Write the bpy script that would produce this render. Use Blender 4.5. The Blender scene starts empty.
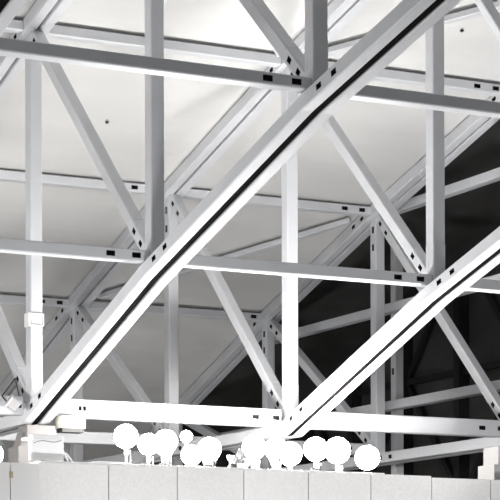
import bpy, bmesh, math, random
from mathutils import Vector, Matrix
random.seed(7)
scn = bpy.context.scene
COL = scn.collection

# ------------------------------------------------------------------ materials
def mat(name, col, rough=0.5, metal=0.0, noise=0.0, nscale=20.0, bump=0.0, emit=0.0, ecol=None):
    m = bpy.data.materials.new(name); m.use_nodes = True
    nt = m.node_tree; b = nt.nodes['Principled BSDF']
    b.inputs['Roughness'].default_value = rough
    b.inputs['Metallic'].default_value = metal
    b.inputs['Base Color'].default_value = (*col, 1)
    if noise or bump:
        tc = nt.nodes.new('ShaderNodeTexCoord')
        n = nt.nodes.new('ShaderNodeTexNoise'); n.inputs['Scale'].default_value = nscale
        n.inputs['Detail'].default_value = 5
        nt.links.new(tc.outputs['Object'], n.inputs['Vector'])
        if noise:
            r = nt.nodes.new('ShaderNodeValToRGB')
            r.color_ramp.elements[0].position = 0.3; r.color_ramp.elements[1].position = 0.7
            r.color_ramp.elements[0].color = (*[c*(1-noise) for c in col], 1)
            r.color_ramp.elements[1].color = (*[min(1, c*(1+noise)) for c in col], 1)
            nt.links.new(n.outputs['Fac'], r.inputs['Fac'])
            nt.links.new(r.outputs['Color'], b.inputs['Base Color'])
        if bump:
            bp = nt.nodes.new('ShaderNodeBump'); bp.inputs['Strength'].default_value = bump
            bp.inputs['Distance'].default_value = 0.01
            nt.links.new(n.outputs['Fac'], bp.inputs['Height'])
            nt.links.new(bp.outputs['Normal'], b.inputs['Normal'])
    if emit:
        b.inputs['Emission Color'].default_value = (*(ecol or col), 1)
        b.inputs['Emission Strength'].default_value = emit
    return m

STEEL = mat('white_painted_steel', (0.61, 0.618, 0.64), 0.42, noise=0.03, nscale=6)
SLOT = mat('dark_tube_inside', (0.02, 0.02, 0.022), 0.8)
GAP_SHADE = mat('gap_shade_black', (0.004, 0.0035, 0.0035), 1.0)  # near-black, puts the shade of the chord gap into the colour
GAP_SHADE.node_tree.nodes['Principled BSDF'].inputs['Specular IOR Level'].default_value = 0.05
WALLP = mat('grained_wall_panel', (0.80, 0.79, 0.78), 0.8, noise=0.05, nscale=70, bump=0.25)
GROOVE = mat('panel_joint', (0.25, 0.22, 0.2), 0.9)
WHITE = mat('white_enamel', (0.88, 0.88, 0.88), 0.4)
CORNER = mat('smooth_corner_panel', (0.84, 0.83, 0.825), 0.7)
PAINT = mat('off_white_paint', (0.55, 0.54, 0.53), 0.5)
CREAM = mat('cream_enamel', (0.80, 0.77, 0.68), 0.5)
GREY = mat('pale_grey_render', (0.22, 0.21, 0.205), 0.8, noise=0.05, nscale=15)
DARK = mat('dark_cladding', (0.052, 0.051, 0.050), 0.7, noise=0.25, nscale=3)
BLACK = mat('near_black_steel', (0.010, 0.011, 0.013), 0.6)
BLACKP = mat('black_plastic', (0.02, 0.02, 0.02), 0.5)
FOIL = mat('crumpled_foil', (0.85, 0.85, 0.86), 0.22, metal=1.0)
ALU = mat('cast_aluminium', (0.7, 0.7, 0.71), 0.35, metal=0.8)
BRASS = mat('brass', (0.55, 0.47, 0.3), 0.45, metal=0.6)
GLOBE = mat('lit_opal_glass', (1, 1, 1), 0.3, emit=100.0, ecol=(1, 0.985, 0.96))
GLOBE_LOW = mat('dimly_lit_opal_glass', (1, 1, 1), 0.3, emit=25.0, ecol=(1, 0.985, 0.96))

def ceiling_mat():
    m = mat('light_grey_ceiling_board', (0.60, 0.595, 0.585), 0.85)
    nt = m.node_tree; b = nt.nodes['Principled BSDF']
    tc = nt.nodes.new('ShaderNodeTexCoord')
    n = nt.nodes.new('ShaderNodeTexNoise'); n.inputs['Scale'].default_value = 0.8; n.inputs['Detail'].default_value = 4
    mp = nt.nodes.new('ShaderNodeMapping'); mp.inputs['Scale'].default_value = (0.35, 2.2, 1.0)
    nt.links.new(tc.outputs['Object'], mp.inputs['Vector']); nt.links.new(mp.outputs['Vector'], n.inputs['Vector'])
    r = nt.nodes.new('ShaderNodeValToRGB')
    r.color_ramp.elements[0].position = 0.3; r.color_ramp.elements[1].position = 0.7
    r.color_ramp.elements[0].color = (0.60, 0.595, 0.587, 1); r.color_ramp.elements[1].color = (0.66, 0.655, 0.645, 1)
    nt.links.new(n.outputs['Fac'], r.inputs['Fac']); nt.links.new(r.outputs['Color'], b.inputs['Base Color'])
    w = nt.nodes.new('ShaderNodeTexWave'); w.bands_direction = 'Y'; w.inputs['Scale'].default_value = 2.6
    w.inputs['Distortion'].default_value = 0.6; w.inputs['Detail'].default_value = 1
    nt.links.new(tc.outputs['Object'], w.inputs['Vector'])
    bp = nt.nodes.new('ShaderNodeBump'); bp.inputs['Strength'].default_value = 0.08; bp.inputs['Distance'].default_value = 0.02
    nt.links.new(w.outputs['Fac'], bp.inputs['Height']); nt.links.new(bp.outputs['Normal'], b.inputs['Normal'])
    return m
CEIL = ceiling_mat()

# ------------------------------------------------------------------ object helpers
def link_mesh(name, bm, mats, parent=None, loc=None, smooth=False):
    """bm is in world coordinates; the object's origin goes to loc (or its parent's place)."""
    me = bpy.data.meshes.new(name)
    o = bpy.data.objects.new(name, me); COL.objects.link(o)
    org = Vector(loc) if loc is not None else Vector((0, 0, 0))
    if parent is not None:
        pw = Vector(parent['_w'])
        if loc is None: org = pw
        o.parent = parent; o.location = org - pw
    else:
        o.location = org
    o['_w'] = tuple(org)
    bmesh.ops.translate(bm, verts=bm.verts, vec=-org)
    bmesh.ops.recalc_face_normals(bm, faces=bm.faces) if not getattr(bm, 'keep', False) else None
    bm.to_mesh(me); bm.free()
    for x in (mats if isinstance(mats, (list, tuple)) else [mats]): me.materials.append(x)
    if smooth:
        for p in me.polygons: p.use_smooth = True
    return o

def tag(o, label=None, cat=None, group=None, kind=None):
    if label: o['label'] = label
    if cat: o['category'] = cat
    if group: o['group'] = group
    if kind: o['kind'] = kind
    return o

def empty(name, loc):
    o = bpy.data.objects.new(name, None); COL.objects.link(o)
    o.location = loc; o['_w'] = tuple(loc); o.empty_display_size = 0.1
    return o

def box(bm, c, s, rot=None, mi=0, bev=0.0):
    r = bmesh.ops.create_cube(bm, size=1.0)
    vs = r['verts']
    M = Matrix.Translation(c) @ (rot.to_4x4() if rot else Matrix()) @ Matrix.Diagonal((*s, 1))
    bmesh.ops.transform(bm, matrix=M, verts=vs)
    fs = {f for v in vs for f in v.link_faces}
    for f in fs: f.material_index = mi
    if bev:
        es = list({e for v in vs for e in v.link_edges})
        bmesh.ops.bevel(bm, geom=es, offset=bev, segments=2, affect='EDGES', profile=0.7)

def lathe(bm, c, prof, n=24, mi=0):
    rings = []
    for r, z in prof:
        if r < 1e-5: rings.append([bm.verts.new((c[0], c[1], c[2]+z))])
        else: rings.append([bm.verts.new((c[0]+r*math.cos(2*math.pi*k/n), c[1]+r*math.sin(2*math.pi*k/n), c[2]+z)) for k in range(n)])
    for a, b in zip(rings, rings[1:]):
        for k in range(n):
            k2 = (k+1) % n
            if len(a) == 1 and len(b) == 1: continue
            if len(a) == 1: f = bm.faces.new((a[0], b[k], b[k2]))
            elif len(b) == 1: f = bm.faces.new((a[k], a[k2], b[0]))
            else: f = bm.faces.new((a[k], a[k2], b[k2], b[k]))
            f.material_index = mi

def rod(bm, a, b, r, n=10):
    a, b = Vector(a), Vector(b); d = b-a
    q = Vector((0, 0, 1)).rotation_difference(d.normalized())
    rings = []
    for p in (a, b):
        rings.append([bm.verts.new(p + q @ Vector((r*math.cos(2*math.pi*k/n), r*math.sin(2*math.pi*k/n), 0))) for k in range(n)])
    for k in range(n):
        bm.faces.new((rings[0][k], rings[0][(k+1) % n], rings[1][(k+1) % n], rings[1][k]))
    bm.faces.new(rings[0][::-1]); bm.faces.new(rings[1])

CH = 0.007   # corner rounding of the tubes
HW = 0.034   # slot width
def patch(bm, a0, a1, b0, b1, holes, nrm):
    """one flat of a tube, a0->a1 and b0->b1 run along it; holes = [(s0, s1)] in metres along the a edge; each is a real recess"""
    L = (a1-a0).length; W = (b0-a0).length
    def P(s, t):
        u = s/L
        return (a0.lerp(a1, u)).lerp(b0.lerp(b1, u), t)
    cuts = [0.0]
    for h in sorted(holes): cuts += [h[0], h[1]]
    cuts.append(L)
    h0, h1 = 0.5-HW/2/W, 0.5+HW/2/W
    def quad(p, mi=0):
        f = bm.faces.new([bm.verts.new(x) for x in p]); f.material_index = mi
    hs = {round(h[0], 5) for h in holes}
    for s0, s1 in zip(cuts, cuts[1:]):
        if round(s0, 5) not in hs:
            quad((P(s0, 0), P(s1, 0), P(s1, 1), P(s0, 1)))
        else:
            quad((P(s0, 0), P(s1, 0), P(s1, h0), P(s0, h0)))
            quad((P(s0, h1), P(s1, h1), P(s1, 1), P(s0, 1)))
            c = [P(s0, h0), P(s1, h0), P(s1, h1), P(s0, h1)]
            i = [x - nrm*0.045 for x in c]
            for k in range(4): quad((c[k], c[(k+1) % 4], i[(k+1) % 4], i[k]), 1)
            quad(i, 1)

def sweep(bm, pts, side, w, h, holes=None, caps=True):
    """rounded-corner rectangular tube through pts (all in one plane square to side); w along side, h across it.
    holes: {face: {segment: [(s0, s1)]}}, faces 0 = -side, 1 = +up, 2 = +side, 3 = -up"""
    holes = holes or {}
    pts = [Vector(p) for p in pts]; side = Vector(side).normalized()
    dirs = [(b-a).normalized() for a, b in zip(pts, pts[1:])]
    ups = []
    for k in range(len(pts)):
        d0 = dirs[max(0, k-1)]; d1 = dirs[min(k, len(dirs)-1)]
        n0 = side.cross(d0); n1 = side.cross(d1)
        if n0.z < 0 or (abs(n0.z) < 1e-6 and n0.y > 0): n0 = -n0
        if n1.z < 0 or (abs(n1.z) < 1e-6 and n1.y > 0): n1 = -n1
        n = (n0+n1).normalized(); n /= max(0.3, n.dot(n0)); ups.append(n)
    a, b = w/2, h/2
    prof = [(-a, -b+CH), (-a, b-CH), (-a+CH, b), (a-CH, b), (a, b-CH), (a, -b+CH), (a-CH, -b), (-a+CH, -b)]
    def V(k, j):
        x, y = prof[j % 8]; return pts[k] + side*x + ups[k]*y
    for k in range(len(pts)-1):
        nr = [-side, ups[k].normalized(), side, -ups[k].normalized()]
        for j in range(8):
            if j % 2 == 0:
                fi = j//2
                patch(bm, V(k, j), V(k+1, j), V(k, j+1), V(k+1, j+1), holes.get(fi, {}).get(k, []), nr[fi])
            else:
                bm.faces.new([bm.verts.new(x) for x in (V(k, j), V(k+1, j), V(k+1, j+1), V(k, j+1))])
    if caps:
        for k in (0, len(pts)-1): bm.faces.new([bm.verts.new(V(k, j)) for j in range(8)])
    bmesh.ops.remove_doubles(bm, verts=bm.verts, dist=1e-5)

X1 = Vector((1, 0, 0)); Y1 = Vector((0, 1, 0))

# ------------------------------------------------------------------ the space frame's measures (metres)
TX = [-2.1, 0.0, 2.114, 4.171]                 # the four trusses
YS = {-4: 10.8, -3: 8.6, -2: 6.46, -1: 4.313, 0: 2.17, 1: 0.0, 2: -2.121, 3: -4.279, 4: -6.43, 5: -8.6}
ZB = {-2: 0.0, -1: 0.0, 0: 0.0, 1: 0.0, 2: 0.742, 3: 1.354, 4: 1.82, 5: 2.15}
ZT = {-4: -1.0, -3: -0.06, -2: 0.72, -1: 1.47, 0: 2.146, 1: 2.75, 2: 3.25, 3: 3.68, 4: 4.02, 5: 4.28}
W = 0.10
GAP = 0.065     # centre of each chord tube from the truss's middle plane
HB = {1: 0.135, 0: 0.10, -1: 0.10, 2: 0.075, 3: 0.07}

def holes_at(L, ends=(True, True), near=0.13, step=0.155, ln=0.06):
    r = []
    for k in (0, 1):
        s = near + k*step
        if ends[0]: r.append((s, s+ln))
        if ends[1]: r.append((L-s-ln, L-s))
    return sorted(r)

def make_truss():
    t = empty('roof_truss', (0, 0, 0))
    def N(j): return Vector((0, YS[j], ZB[j]))
    def U(j): return Vector((0, YS[j], ZT[j]))
    # paired chords
    rb = [-2, -1, 0, 1, 2, 3, 4, 5]; rt = [-4, -3, -2, -1, 0, 1, 2, 3, 4, 5]
    for sx in (-1, 1):
        dx = Vector((sx*GAP, 0, 0)); dz = Vector((0, 0, -0.088)); dt = Vector((sx*0.053, 0, 0))
        hb = {}; ht = {}
        if sx < 0:
            for k in range(2, len(rb)-1): hb[k] = [(0.19, 0.245), (0.36, 0.415)]
            for k in range(1, len(rt)-1):
                L = (U(rt[k+1])-U(rt[k])).length; ht[k] = [(L-0.315, L-0.26), (L-0.155, L-0.10)]
        bm = bmesh.new(); sweep(bm, [N(j)+dx+dz for j in rb], X1, 0.078, 0.092, {0: hb}); link_mesh('bottom_chord', bm, [STEEL, SLOT], t)
        bm = bmesh.new(); sweep(bm, [U(j)+dt for j in rt], X1, 0.082, 0.10, {0: ht}); link_mesh('top_chord', bm, [STEEL, SLOT], t)
    # added near-black strip imitating shade in the slot between the paired bottom chords
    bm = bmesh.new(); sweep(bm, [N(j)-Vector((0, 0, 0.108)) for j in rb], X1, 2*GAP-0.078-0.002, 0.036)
    tag(link_mesh('gap_shade', bm, GAP_SHADE, t), 'dark strip standing in for shade between the paired bottom chords')
    # verticals pass between the chords; a joint sleeve sits round each foot
    for j in (-2, -1, 0, 1, 2, 3, 4):
        a = N(j) - Vector((0, 0, 0.088)); b = U(j) + Vector((0, 0, 0.045))
        L = (b-a).length
        hs = [(L-0.40, L-0.34), (L-0.24, L-0.18)] if j < 1 else []
        bm = bmesh.new(); sweep(bm, [a+Vector((0, 0, 0.01)), b], X1, 0.094, 0.104, {0: {0: hs}})
        v = link_mesh('vertical_strut', bm, [STEEL, SLOT], t, loc=a)
        bm = bmesh.new()
        sweep(bm, [a, a+Vector((0, 0, 0.348))], X1, 0.0955, 0.110, {0: {0: [(0.193, 0.253)]}})
        link_mesh('joint_sleeve', bm, [STEEL, SLOT], v)
    # diagonals fall from the top of one vertical to the foot of the next
    for j in (-2, -1, 0, 1, 2, 3):
        a, b = U(j), N(j+1); d = (b-a).normalized()
        a2, b2 = a + d*0.075, b - d*0.085
        L = (b2-a2).length
        bm = bmesh.new(); sweep(bm, [a2, b2], X1, 0.086, 0.085, {0: {0: holes_at(L, near=0.07, step=0.14, ln=0.05)}})
        g = link_mesh('diagonal_brace', bm, [STEEL, SLOT], t, loc=a)
        bm = bmesh.new(); sweep(bm, [b - d*0.42, b - d*0.40], X1, 0.0885, 0.089)
        link_mesh('seam_collar', bm, STEEL, g)
    return t

def dup(root, loc):
    r = root.copy(); COL.objects.link(r); r.location = loc
    for ch in list(root.children):
        c = ch.copy(); COL.objects.link(c); c.parent = r
        for g in list(ch.children):
            d = g.copy(); COL.objects.link(d); d.parent = c
    return r

first = make_truss(); first.location = (TX[1], 0, 0)
trusses = {1: first}
for i in (0, 2, 3): trusses[i] = dup(first, (TX[i], 0, 0))
LAB = ['white steel roof truss passing only through the top left corner of the picture',
       'long white steel roof truss crossing the middle, its twin chords rising from the pale column',
       'white steel roof truss rising from behind the globe lamps to the right edge',
       'white steel roof truss at far right, its top chord edging the dark wall']
for i in range(4): tag(trusses[i], LAB[i], 'roof truss', 'white arched roof trusses', 'thing')

# ------------------------------------------------------------------ cross beams between the trusses
def cross(i, y, z, h, label, holes=[], slots=True, lv='b'):
    x0, x1 = TX[i]+(0.107 if h > .09 else 0.059) if lv == 'b' else TX[i]+0.096, TX[i+1]-(0.107 if h > .09 else 0.059) if lv == 'b' else TX[i+1]-0.096
    a, b = Vector((x0, y, z)), Vector((x1, y, z))
    bm = bmesh.new(); L = x1-x0
    q = 0.05 if h > .09 else 0
    hs = ([(L-0.30+q, L-0.24+q), (L-0.122+q, L-0.062+q)] if slots else []) + holes
    # side is +Y so face 0 looks to the south (-Y)
    sweep(bm, [a, b], Y1, W, h, {0: {0: hs}})
    o = link_mesh('cross_beam', bm, [STEEL, SLOT], None, loc=a)
    tag(o, label, 'cross beam', 'white cross beams between the trusses', 'thing')
    return o
B = [
 (0, 'b', 3, 'white cross beam with dark face along the top left, ending at the uppermost node'),
 (1, 'b', 3, 'white cross beam leaving the uppermost node behind the big chord towards the right edge'),
 (0, 'b', 2, 'white cross beam entering halfway up the left edge, ending at the middle node'),
 (1, 'b', 2, 'white cross beam across the picture centre joining the middle node to the right-hand node'),
 (2, 'b', 2, 'short visible end of white cross beam right of the right-hand node'),
 (0, 'b', 1, 'bright cross beam left of the pale column behind the tilted spotlight'),
 (1, 'b', 1, 'bright deep cross beam right above the row of globe lamps, starting at the pale column'),
 (2, 'b', 1, 'deep cross beam at lower right with two slots near the right edge'),
 (1, 'b', 0, 'cross beam low behind the white ballast box and the first globe lamps'),
 (2, 'b', 0, 'cross beam mostly hidden behind the middle globe lamps'),
 (0, 't', 1, 'short end of ceiling cross beam at the very left edge near the top corner'),
 (1, 't', 1, 'ceiling cross beam running above the topmost left cross beam'),
 (2, 't', 1, 'ceiling cross beam at upper right with two slots near the right edge'),
 (1, 't', 0, 'ceiling cross beam at upper left, behind the tall struts, below the small sprinkler'),
 (2, 't', 0, 'ceiling cross beam in the centre behind the long diagonal of the right truss'),
 (1, 't', -1, 'ceiling cross beam low at the left edge ending at the far left joint'),
 (2, 't', -1, 'lowest clearly seen ceiling cross beam, behind the centre left struts'),
 (1, 't', -2, 'far ceiling cross beam at left, hidden low behind the bright deep beam'),
 (2, 't', -2, 'farthest ceiling cross beam, glimpsed low behind the globe lamps'),
]
for i, lv, j, lab in B:
    if lv == 'b': cross(i, YS[j], ZB[j] + (0.012 if j > 1 else 0), HB[j], lab, [(0.22, 0.245), (0.255, 0.28)] if (i, j) == (1, 1) else [])
    else: cross(i, YS[j], ZT[j]+0.005, 0.075, lab, slots=not (i < 2 and j == 1), lv='t')

# braces lying in the roof plane under the ceiling boards
def flat_brace(name, a, b, w, h, label, cat):
    a, b = Vector(a), Vector(b); d = (b-a).normalized()
    side = d.cross(Vector((0, 0, 1))).normalized()
    bm = bmesh.new(); sweep(bm, [a+d*0.26, b-d*0.26], side, w, h)
    o = link_mesh(name, bm, STEEL, None, loc=a+d*0.26); tag(o, label, cat, None, 'thing')
    return o
flat_brace('roof_brace', (TX[2], YS[-1], ZT[-1]+.01), (TX[3], YS[0], ZT[0]+.01), .075, .05,
           'slim grey brace slanting across the centre of the ceiling up to the far right truss', 'brace')
flat_brace('roof_brace', (TX[2], YS[1], ZT[1]+.01), (TX[3], YS[2], ZT[2]+.01), .075, .05,
           'slim white brace slanting over the ceiling at upper right, beside the right sprinkler', 'brace')
bm = bmesh.new()
pa, pb = Vector((TX[1]+.15, YS[2], ZT[2])), Vector((TX[2]-.15, YS[1]-.10, ZT[1]+.02))
rod(bm, pa, pb, 0.012)
tag(link_mesh('tie_rod', bm, STEEL, None, loc=pa), 'thin tie rod just left of the diagonal above the uppermost node', 'rod', None, 'thing')

a = Vector((TX[2]+.13, YS[2], ZT[2]-.20)); b = Vector((TX[3]-.14, YS[2], ZB[2]+.12))
bm = bmesh.new(); sweep(bm, [a, b], Y1, .075, .08)
tag(link_mesh('sway_brace', bm, STEEL, None, loc=a), 'white diagonal brace cutting the top right corner of the picture', 'brace', None, 'thing')

# ------------------------------------------------------------------ roof and walls
def shell(name, x0, x1, rows, dz, th, m):
    bm = bmesh.new()
    lo, hi = [], []
    for y, z in rows:
        lo.append([bm.verts.new((x, y, z+dz)) for x in (x0, x1)])
        hi.append([bm.verts.new((x, y, z+dz+th)) for x in (x0, x1)])
    for k in range(len(rows)-1):
        bm.faces.new((lo[k][0], lo[k+1][0], lo[k+1][1], lo[k][1]))
        bm.faces.new((hi[k][0], hi[k][1], hi[k+1][1], hi[k+1][0]))
        for s in (0, 1): bm.faces.new((lo[k][s], hi[k][s], hi[k+1][s], lo[k+1][s]))
    for k in (0, -1): bm.faces.new((lo[k][0], lo[k][1], hi[k][1], hi[k][0]))
    return tag(link_mesh(name, bm, m), kind='structure')
rows = [(13.2, -2.1)] + [(YS[j], ZT[j]) for j in sorted(YS)] + [(-11.0, 4.45), (-14.0, 4.55)]
shell('ceiling', -7.0, 4.31, rows, 0.062, 0.06, CEIL)
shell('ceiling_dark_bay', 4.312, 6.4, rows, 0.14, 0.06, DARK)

# dark wall beyond the last truss: boards behind a frame of near-black posts, rails and braces
XW = 5.75
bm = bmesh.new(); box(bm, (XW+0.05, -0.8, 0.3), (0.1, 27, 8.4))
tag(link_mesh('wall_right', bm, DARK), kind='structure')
bm = bmesh.new()
ys = [8.4 - 1.05*k for k in range(15)]
for y in ys: box(bm, (XW-0.06, y, 0.6), (0.12, 0.10, 7.2))
for z in (-0.35, 0.9, 2.15): box(bm, (XW-0.05, 0.8, z), (0.06, 15.4, 0.06))
for k in range(len(ys)-1):
    y0, y1 = ys[k], ys[k+1]
    for z0 in (-0.35, 0.9):
        a, b = ((y0, z0), (y1, z0+1.25)) if (k + (z0 > 0)) % 2 else ((y0, z0+1.25), (y1, z0))
        L = math.hypot(b[0]-a[0], b[1]-a[1]); ang = math.atan2(b[1]-a[1], b[0]-a[0])
        box(bm, (XW-0.04, (a[0]+b[0])/2, (a[1]+b[1])/2), (0.05, L, 0.06), Matrix.Rotation(ang, 3, 'X'))
tag(link_mesh('trim_3', bm, BLACK), kind='structure')

# rails and a post of lighter steel in front of the dark wall
def girt(y0, z, label):
    a, b = Vector((4.37, y0, z)), Vector((4.37, -9.0, z))
    bm = bmesh.new(); sweep(bm, [a, b], X1, 0.09, 0.085)
    tag(link_mesh('wall_girt', bm, STEEL, None, loc=a), label, 'wall rail', 'light rails along the dark wall', 'thing')
girt(2.2, 2.20, 'highest of the three light steel rails in front of the dark wall')
girt(4.60, 1.31, 'middle one of the three light steel rails in front of the dark wall')
girt(7.00, 0.42, 'lowest of the three light steel rails in front of the dark wall')
a, b = Vector((4.62, 2.58, -1.4)), Vector((4.62, 2.58, 2.02))
bm = bmesh.new(); sweep(bm, [a, b], X1, 0.09, 0.09, {0: {0: [(2.15, 2.21)]}})
tag(link_mesh('wall_post', bm, [STEEL, SLOT], None, loc=a), 'slim grey upright post standing just in front of the dark wall', 'post', None, 'thing')

# panelled parapet wall that carries the lamps
ZW = -0.4811; YW = -0.95
bm = bmesh.new()
xs = [-0.3473 + 0.5254*k for k in range(13)]
for k in range(12):
    top = ZW if xs[k] < 2.5568 else ZW-0.011
    x0, x1 = xs[k]+0.0035, xs[k+1]-0.0035
    box(bm, ((x0+x1)/2, YW+0.018, (top-2.6)/2), (x1-x0, 0.036, top+2.6), bev=0.003)
box(bm, ((xs[0]+xs[-1])/2, YW+0.24, (ZW-0.02-2.6)/2), (xs[-1]-xs[0], 0.40, ZW-0.02+2.6), mi=1)
tag(link_mesh('wall_front', bm, [WALLP, GROOVE]), kind='structure')
bm = bmesh.new(); box(bm, (1.0402, YW+0.23, ZW+0.001), (2.7286, 0.436, 0.019), bev=0.003)
tag(link_mesh('trim_1', bm, WHITE), kind='structure')
ZL = ZW+0.0105     # top of the lamp ledge
bm = bmesh.new()
for x0, x1 in ((-0.5666, -0.3564), (-3.3734, -0.571)):
    box(bm, ((x0+x1)/2, YW+0.018, (-0.4968-2.6)/2), (x1-x0, 0.16, -0.4968+2.6), bev=0.004)
tag(link_mesh('trim_2', bm, CORNER), kind='structure')
bm = bmesh.new(); box(bm, (-0.5688, YW-0.08, -0.5814), (0.019, 0.018, 0.044), bev=0.004); box(bm, (-0.5688, YW-0.093, -0.5719), (0.009, 0.018, 0.012), bev=0.003)
tag(link_mesh('wall_catch', bm, BRASS), 'small brass catch on the joint of the pale corner panels', 'catch')

# floor far below
bm = bmesh.new(); box(bm, (0, 0, -4.05), (16, 34, 0.1))
tag(link_mesh('floor', bm, mat('pale_floor', (0.45, 0.44, 0.42), 0.6, noise=0.05)), kind='structure')

# ------------------------------------------------------------------ pale column under the left node
t = empty('support_column', (-0.05, 0.02, -4.0))
def taper(bm, c0, s0, c1, s1):
    v = []
    for c, s in ((c0, s0), (c1, s1)):
        v.append([bm.verts.new((c[0]+a*s[0]/2, c[1]+b*s[1]/2, c[2])) for a, b in ((-1, -1), (1, -1), (1, 1), (-1, 1))])
    for k in range(4): bm.faces.new((v[0][k], v[0][(k+1) % 4], v[1][(k+1) % 4], v[1][k]))
    bm.faces.new(v[0][::-1]); bm.faces.new(v[1])
bm = bmesh.new(); taper(bm, (-.06, 0, -4.0), (.22, .22), (-.06, 0, -0.30), (.205, .205)); link_mesh('shaft', bm, GREY, t)
bm = bmesh.new(); taper(bm, (-.06, 0, -0.30), (.16, .16), (-.05, 0, -0.19), (.12, .12)); link_mesh('neck', bm, GREY, t)
bm = bmesh.new(); lathe(bm, (-.085, -.09, -.25), [(.02, -.02), (.05, -.012), (.05, .012), (.02, .02)], 20); link_mesh('collar', bm, WHITE, t)
bm = bmesh.new(); box(bm, (.01, -.02, -.182), (.22, .18, .08), bev=.004); box(bm, (.05, 0, -.265), (.15, .12, .08), bev=.004); link_mesh('cap_plate', bm, GREY, t)
tag(t, 'pale tapered column carrying the truss node at lower left, behind the white box', 'column', None, 'thing')

# ------------------------------------------------------------------ electrical boxes
t = empty('ballast_box', (-0.2088, -0.7209, ZL))
bm = bmesh.new(); box(bm, (-0.2192, -0.779, -0.3686), (0.2446, 0.0497, 0.177), bev=.008); link_mesh('housing', bm, WHITE, t)
bm = bmesh.new(); box(bm, (-0.2192, -0.8167, -0.3011), (0.2343, 0.0167, 0.0313), bev=.003); link_mesh('lid_lip', bm, WHITE, t)
bm = bmesh.new(); box(bm, (-0.2088, -0.7521, -0.4634), (0.1458, 0.1042, 0.0126)); link_mesh('foot', bm, ALU, t)
bm = bmesh.new()
for q in range(12):
    u0, u1 = q/12, (q+1)/12
    f = lambda u: (-0.333+0.2078*u, -0.8306, -0.3426+.03*u+.01*math.sin(u*6))
    rod(bm, f(u0), f(u1), .003, 6)
link_mesh('cable', bm, GREY, t)
bm = bmesh.new()
for x, z0 in ((-0.0739, -0.3473), (-0.0368, -0.3892)):
    rod(bm, (x, -0.6897, z0), (x+.044, -0.7434, ZL+.004), .006, 8)
link_mesh('stay', bm, ALU, t)
tag(t, 'white metal box standing on the wall beside the pale column', 'electrical box')

t = empty('control_box', (0.29, -0.08, -0.12))
bm = bmesh.new(); box(bm, (0.245, -0.09, -0.113), (0.185, 0.13, 0.088), bev=.006); link_mesh('housing', bm, CREAM, t)
bm = bmesh.new(); box(bm, (0.245, -0.09, -0.172), (0.17, 0.11, 0.03)); link_mesh('dark_underside', bm, BLACKP, t)  # near-black slab under the cream housing
tag(t, 'cream box with dark underside fixed below the bright beam near the column', 'electrical box')

t = empty('junction_box', (3.6781, -0.6897, ZW-.011))
bm = bmesh.new(); box(bm, (3.6505, -0.6897, -0.4207), (0.3852, 0.2291, 0.1197), bev=.005); link_mesh('base_box', bm, PAINT, t)
bm = bmesh.new(); box(bm, (3.7002, -0.6897, -0.2905), (0.3957, 0.2082, 0.1406), bev=.005); link_mesh('upper_box', bm, PAINT, t)
bm = bmesh.new(); box(bm, (3.7222, -0.799, -0.3062), (0.1666, 0.0126, 0.0207), bev=.003); link_mesh('handle', bm, ALU, t)
tag(t, 'two-tier white box on the wall at the right edge', 'electrical box')

t = empty('spotlight', (-0.225, -0.12, 0.0))
R = Matrix.Rotation(0.55, 3, 'Y') @ Matrix.Rotation(0.5, 3, 'X')
bm = bmesh.new(); box(bm, (-0.225, -0.16, -0.0), (0.085, 0.06, 0.085), R, bev=.006); link_mesh('head', bm, ALU, t)
bm = bmesh.new(); box(bm, Vector((-0.225, -0.16, -0.0)) + R @ Vector((0, -.034, 0)), (0.068, 0.008, 0.068), R); link_mesh('lens', bm, FOIL, t)
bm = bmesh.new()
rod(bm, (-0.275, -0.07, 0.06), (-0.185, -0.10, 0.19), .005, 8); rod(bm, (-0.185, -0.10, 0.19), (-0.165, -0.12, 0.06), .005, 8)
rod(bm, (-0.275, -0.07, 0.06), (-0.26, -0.13, 0.01), .006, 8)
link_mesh('bracket', bm, BLACKP, t)
tag(t, 'small tilted silver spotlight with a dark wire bracket at the lower left', 'spotlight')

t = empty('conduit_clamp', (-0.06, -0.02, 0.62))
bm = bmesh.new()
box(bm, (-0.0555, -0.01, 0.63), (0.016, 0.09, 0.10), bev=.003); box(bm, (0.0, -0.056, 0.672), (0.10, 0.006, 0.008)); box(bm, (0.0, -0.056, 0.588), (0.10, 0.006, 0.008)); box(bm, (0.0515, -0.03, 0.63), (0.008, 0.05, 0.09), bev=.002)
link_mesh('band', bm, WHITE, t)
tag(t, 'white clamp around the tall strut above the pale column', 'clamp')

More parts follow.
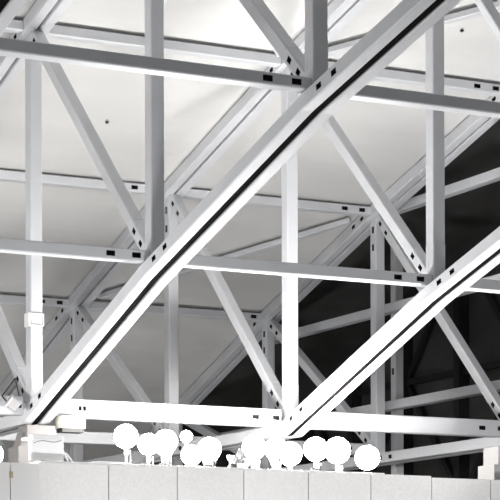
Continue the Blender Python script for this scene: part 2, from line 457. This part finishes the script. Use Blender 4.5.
# ------------------------------------------------------------------ globe lamps on the ledge
def make_lamp(x, y, z, r, connector=False, glass=GLOBE, glow_skirt=False):
    t = empty('globe_lamp', (x, y, ZL))
    bm = bmesh.new()
    n = 16
    prof = [(0.0, -r)]
    prof = [(r*math.sin(math.pi*k/n), -r*math.cos(math.pi*k/n)) for k in range(n+1)]
    prof[0] = (0.0, -r); prof[-1] = (0.0, r)
    lathe(bm, (x, y, z), prof, 28)
    link_mesh('globe', bm, glass, t, smooth=True)
    zs = z - r*0.96
    hh = max(0.012, zs - (ZL+0.008))
    if hh > 0.03:
        bm = bmesh.new(); lathe(bm, (x, y, zs-min(hh, .05)), [(0, 0), (.014, 0), (.017, .006), (.015, min(hh, .05)), (0, min(hh, .05))], 16)
        link_mesh('socket', bm, ALU, t)
        if hh > .055:
            bm = bmesh.new(); rod(bm, (x, y, ZL), (x, y, zs-.05), .009, 10); rod(bm, (x+.02, y-.03, ZL), (x+.02, y-.03, zs-.02), .005, 8)
            link_mesh('stem', bm, ALU, t)
    bm = bmesh.new(); rg = random.Random(int(x*1000)); nn = 18; rr = []
    for rad, zz in ((.022, ZL+.012), (.044, max(ZL+.022, z-r*1.1)), (r*.62, max(ZL+.03, z-r*.86))):
        rr.append([bm.verts.new((x+rad*rg.uniform(.86, 1.16)*math.cos(2*math.pi*k/nn), y+rad*rg.uniform(.86, 1.16)*math.sin(2*math.pi*k/nn), zz+rg.uniform(-.008, .008))) for k in range(nn)])
    if glow_skirt and z-r*.86 > ZL+.035:  # added foil cone imitates silver clutter and white glow under the globe
        for ra, rb_ in zip(rr, rr[1:]):
            for k in range(nn):
                if rb_ is rr[2] and k % 3 == 0: continue
                bm.faces.new((ra[k], ra[(k+1) % nn], rb_[(k+1) % nn], rb_[k]))
        link_mesh('foil_glow_skirt', bm, FOIL, t)
    else: bm.free()
    bm = bmesh.new(); box(bm, (x, y, ZL+.006), (.11, .09, .010), bev=.002); link_mesh('base_plate', bm, WHITE, t)
    if connector:
        bm = bmesh.new(); box(bm, (x-.05, y-.075, ZL+.02), (.06, .022, .018), bev=.003); box(bm, (x+.0, y-.07, ZL+.03), (.022, .022, .05), bev=.003)
        link_mesh('connector', bm, BLACKP, t)
    return t
LAMPS = [
 (-0.594, -0.7418, -0.4207, 0.0687, 'globe lamp at the left edge, left of the pale column'),
 (0.4004, -0.7418, -0.2605, 0.0812, 'lit globe lamp at the left end of the row right of the white box'),
 (0.5671, -0.7625, -0.3115, 0.0728, 'second lit globe lamp from the left end of the row, lower than its neighbours'),
 (0.7337, -0.6897, -0.2801, 0.0812, 'third lit globe lamp from the left, above the dark cable connectors'),
 (0.8845, -0.8042, -0.3812, 0.0708, 'low lit globe lamp under the smallest bulb'),
 (0.9419, -0.596, -0.2281, 0.0417, 'smallest lit bulb, peeping up behind the left cluster of globes'),
 (1.0668, -0.7209, -0.3249, 0.0812, 'lit globe lamp just left of the crumpled foil'),
 (1.4833, -0.6168, -0.2905, 0.0833, 'lit globe lamp just right of the crumpled foil'),
 (1.5666, -0.8042, -0.3115, 0.0791, 'lit globe lamp in front of the one beside the foil'),
 (1.7333, -0.7104, -0.3353, 0.0833, 'lit globe lamp below the foot of the middle tall strut'),
 (1.9415, -0.7209, -0.2938, 0.0854, 'third lit globe lamp from the right end of the row'),
 (2.1602, -0.6583, -0.2905, 0.0937, 'largest lit globe lamp, second from the right end of the row'),
 (2.3581, -0.7625, -0.3458, 0.0874, 'lit globe lamp at the right end of the row'),
]
for k, (x, y, z, r, lab) in enumerate(LAMPS):
    o = make_lamp(x, y, z, r*1.05, connector=k in (3, 6, 10), glass=GLOBE_LOW if k == 0 else GLOBE, glow_skirt=k in (3, 4, 6, 7, 8))
    tag(o, lab, 'lamp', 'globe lamps along the top of the wall')

# crumpled foil reflector and its little bracket
bm = bmesh.new()
rng = random.Random(3)
n = 14; rings = []
for q, (r, z) in enumerate([(.030, 0), (.058, .035), (.064, .075), (.048, .115), (.020, .150)]):
    rings.append([bm.verts.new((1.322+(r*rng.uniform(.6, 1.3))*math.cos(2*math.pi*k/n), -0.7209+(r*rng.uniform(.6, 1.3))*math.sin(2*math.pi*k/n), ZL+.004+z+(rng.uniform(-.012, .012) if q else 0))) for k in range(n)])
for a, b in zip(rings, rings[1:]):
    for k in range(n):
        k2 = (k+1) % n
        bm.faces.new((a[k], a[k2], b[k])); bm.faces.new((a[k2], b[k2], b[k]))
bm.faces.new(rings[0][::-1]); bm.faces.new(rings[-1])
tag(link_mesh('foil_reflector', bm, FOIL, None, loc=(1.322, -0.7209, ZL)), 'crumpled silver foil standing between the globe lamps', 'foil')
t = empty('lamp_holder', (1.2074, -0.7834, ZL))
bm = bmesh.new(); lathe(bm, (1.2074, -0.7834, ZL), [(0, 0), (.02, 0), (.02, .02), (.012, .03), (.012, .06), (.024, .07), (.028, .1), (0, .1)], 14); link_mesh('socket', bm, ALU, t)
bm = bmesh.new(); box(bm, (1.2074, -0.8251, ZL+0.0207), (0.0521, 0.0207, 0.0364), bev=.003); link_mesh('connector', bm, BLACKP, t)
tag(t, 'small empty lamp holder left of the crumpled foil', 'lamp holder')
bm = bmesh.new(); box(bm, (0.2182, -0.7625, ZL+0.0093), (0.2291, 0.2291, 0.0146), Matrix.Rotation(-.0, 3, 'Y'), bev=.003)
tag(link_mesh('mounting_plate', bm, WHITE, None, loc=(0.2182, -0.7625, ZL)), 'flat pale plate on the ledge left of the first lit globe', 'plate')
bm = bmesh.new(); box(bm, (2.5715, -0.7418, ZW+.0), (.15, .14, .018), bev=.003)
tag(link_mesh('mounting_plate', bm, WHITE, None, loc=(2.5715, -0.7418, ZW)), 'flat white plate on the wall right of the last globe lamp', 'plate')

# sprinklers hanging from the ceiling boards
def sprinkler(p, label):
    t = empty('sprinkler', p)
    bm = bmesh.new(); lathe(bm, p, [(0, 0), (.014, 0), (.014, -.006), (0, -.006)], 12); link_mesh('rose', bm, ALU, t)
    bm = bmesh.new(); rod(bm, Vector(p)-Vector((0, 0, .006)), Vector(p)-Vector((0, 0, .03)), .005, 8); box(bm, Vector(p)-Vector((0, 0, .018)), (.022, .022, .014)); link_mesh('head', bm, BLACKP, t)
    tag(t, label, 'sprinkler', 'ceiling sprinklers')
def ceil_z(y):
    r = sorted(rows)
    for (y0, z0), (y1, z1) in zip(r, r[1:]):
        if y0 <= y <= y1: return z0+(z1-z0)*(y-y0)/(y1-y0)+0.062
SPR = [((1.111, 1.232), 'tiny dark sprinkler alone on the ceiling at upper left'), ((3.232, -0.718), 'tiny sprinkler under the slim white brace at the upper right')]
for (x, y), lab in SPR: sprinkler((x, y, ceil_z(y)), lab)

# ------------------------------------------------------------------ ambient, lamp row and added fill light
w = bpy.data.worlds.new('world'); scn.world = w; w.use_nodes = True
w.node_tree.nodes['Background'].inputs['Color'].default_value = (0.95, 0.97, 1.0, 1)
w.node_tree.nodes['Background'].inputs['Strength'].default_value = 0.34
def spot(name, loc, target, power, angle, blend, radius):
    l = bpy.data.lights.new(name, 'SPOT'); l.energy = power; l.spot_size = angle; l.spot_blend = blend; l.shadow_soft_size = radius
    o = bpy.data.objects.new(name, l); COL.objects.link(o); o.location = loc
    o.rotation_euler = (Vector(target)-Vector(loc)).to_track_quat('-Z', 'Y').to_euler()
    return o
# added spots, unseen below the frame, that brighten the front wall
for x in (-0.309, 1.3627, 3.0345): spot('wall_fill', (x, -3.947, -2.0), (x, -0.947, -0.95), 185, math.radians(62), 0.35, 0.15)

# the lamp row goes on along the wall to the left of the frame
for x in (-2.4, -3.2, -4.0):
    l = bpy.data.lights.new('lamp_row_light', 'POINT'); l.energy = 95; l.shadow_soft_size = 0.08; l.color = (1, 0.985, 0.96)
    o = bpy.data.objects.new('lamp_row_light', l); COL.objects.link(o); o.location = (x, -0.72, -0.30)

# added unseen spots aimed upward to brighten the ceiling and beam undersides
spot('uplight_fill', (3.2, -2.4, -1.9), (3.2, -2.4, 3.0), 540, math.radians(95), 0.6, 0.2)
spot('uplight_fill', (-0.6, -3.6, -2.0), (-0.4, -4.0, 3.0), 300, math.radians(105), 0.6, 0.2)
for x in (-1.0, 2.4): spot('uplight_fill', (x, 3.2, -2.0), (x, 5.0, 1.5), 110, math.radians(120), 0.6, 0.25)

# ------------------------------------------------------------------ camera
cd = bpy.data.cameras.new('camera'); cam = bpy.data.objects.new('camera', cd); COL.objects.link(cam)
F, CY, YAW, ROLL = 2170.83, 634.22, 0.4714, -0.0028
cd.sensor_width = 36; cd.sensor_fit = 'HORIZONTAL'; cd.lens = 36*F/500
cd.shift_y = (CY-250)/500; cd.shift_x = 0; cd.clip_end = 200
cam.location = (-5.7892, -14.8084, -1.6613)
cam.rotation_mode = 'QUATERNION'
q = Matrix.Rotation(-YAW, 3, 'Z') @ Matrix.Rotation(math.pi/2, 3, 'X') @ Matrix.Rotation(ROLL, 3, 'Z')
cam.rotation_quaternion = q.to_quaternion()
scn.camera = cam
for o in list(scn.objects):
    if '_w' in o: del o['_w']
scn.view_settings.view_transform = 'Standard'; scn.view_settings.look = 'None'
scn.view_settings.exposure = 0.0; scn.view_settings.gamma = 1.0; scn.view_settings.use_curve_mapping = False
scn.cycles.use_denoising = True
scn.cycles.max_bounces = 8; scn.cycles.diffuse_bounces = 5
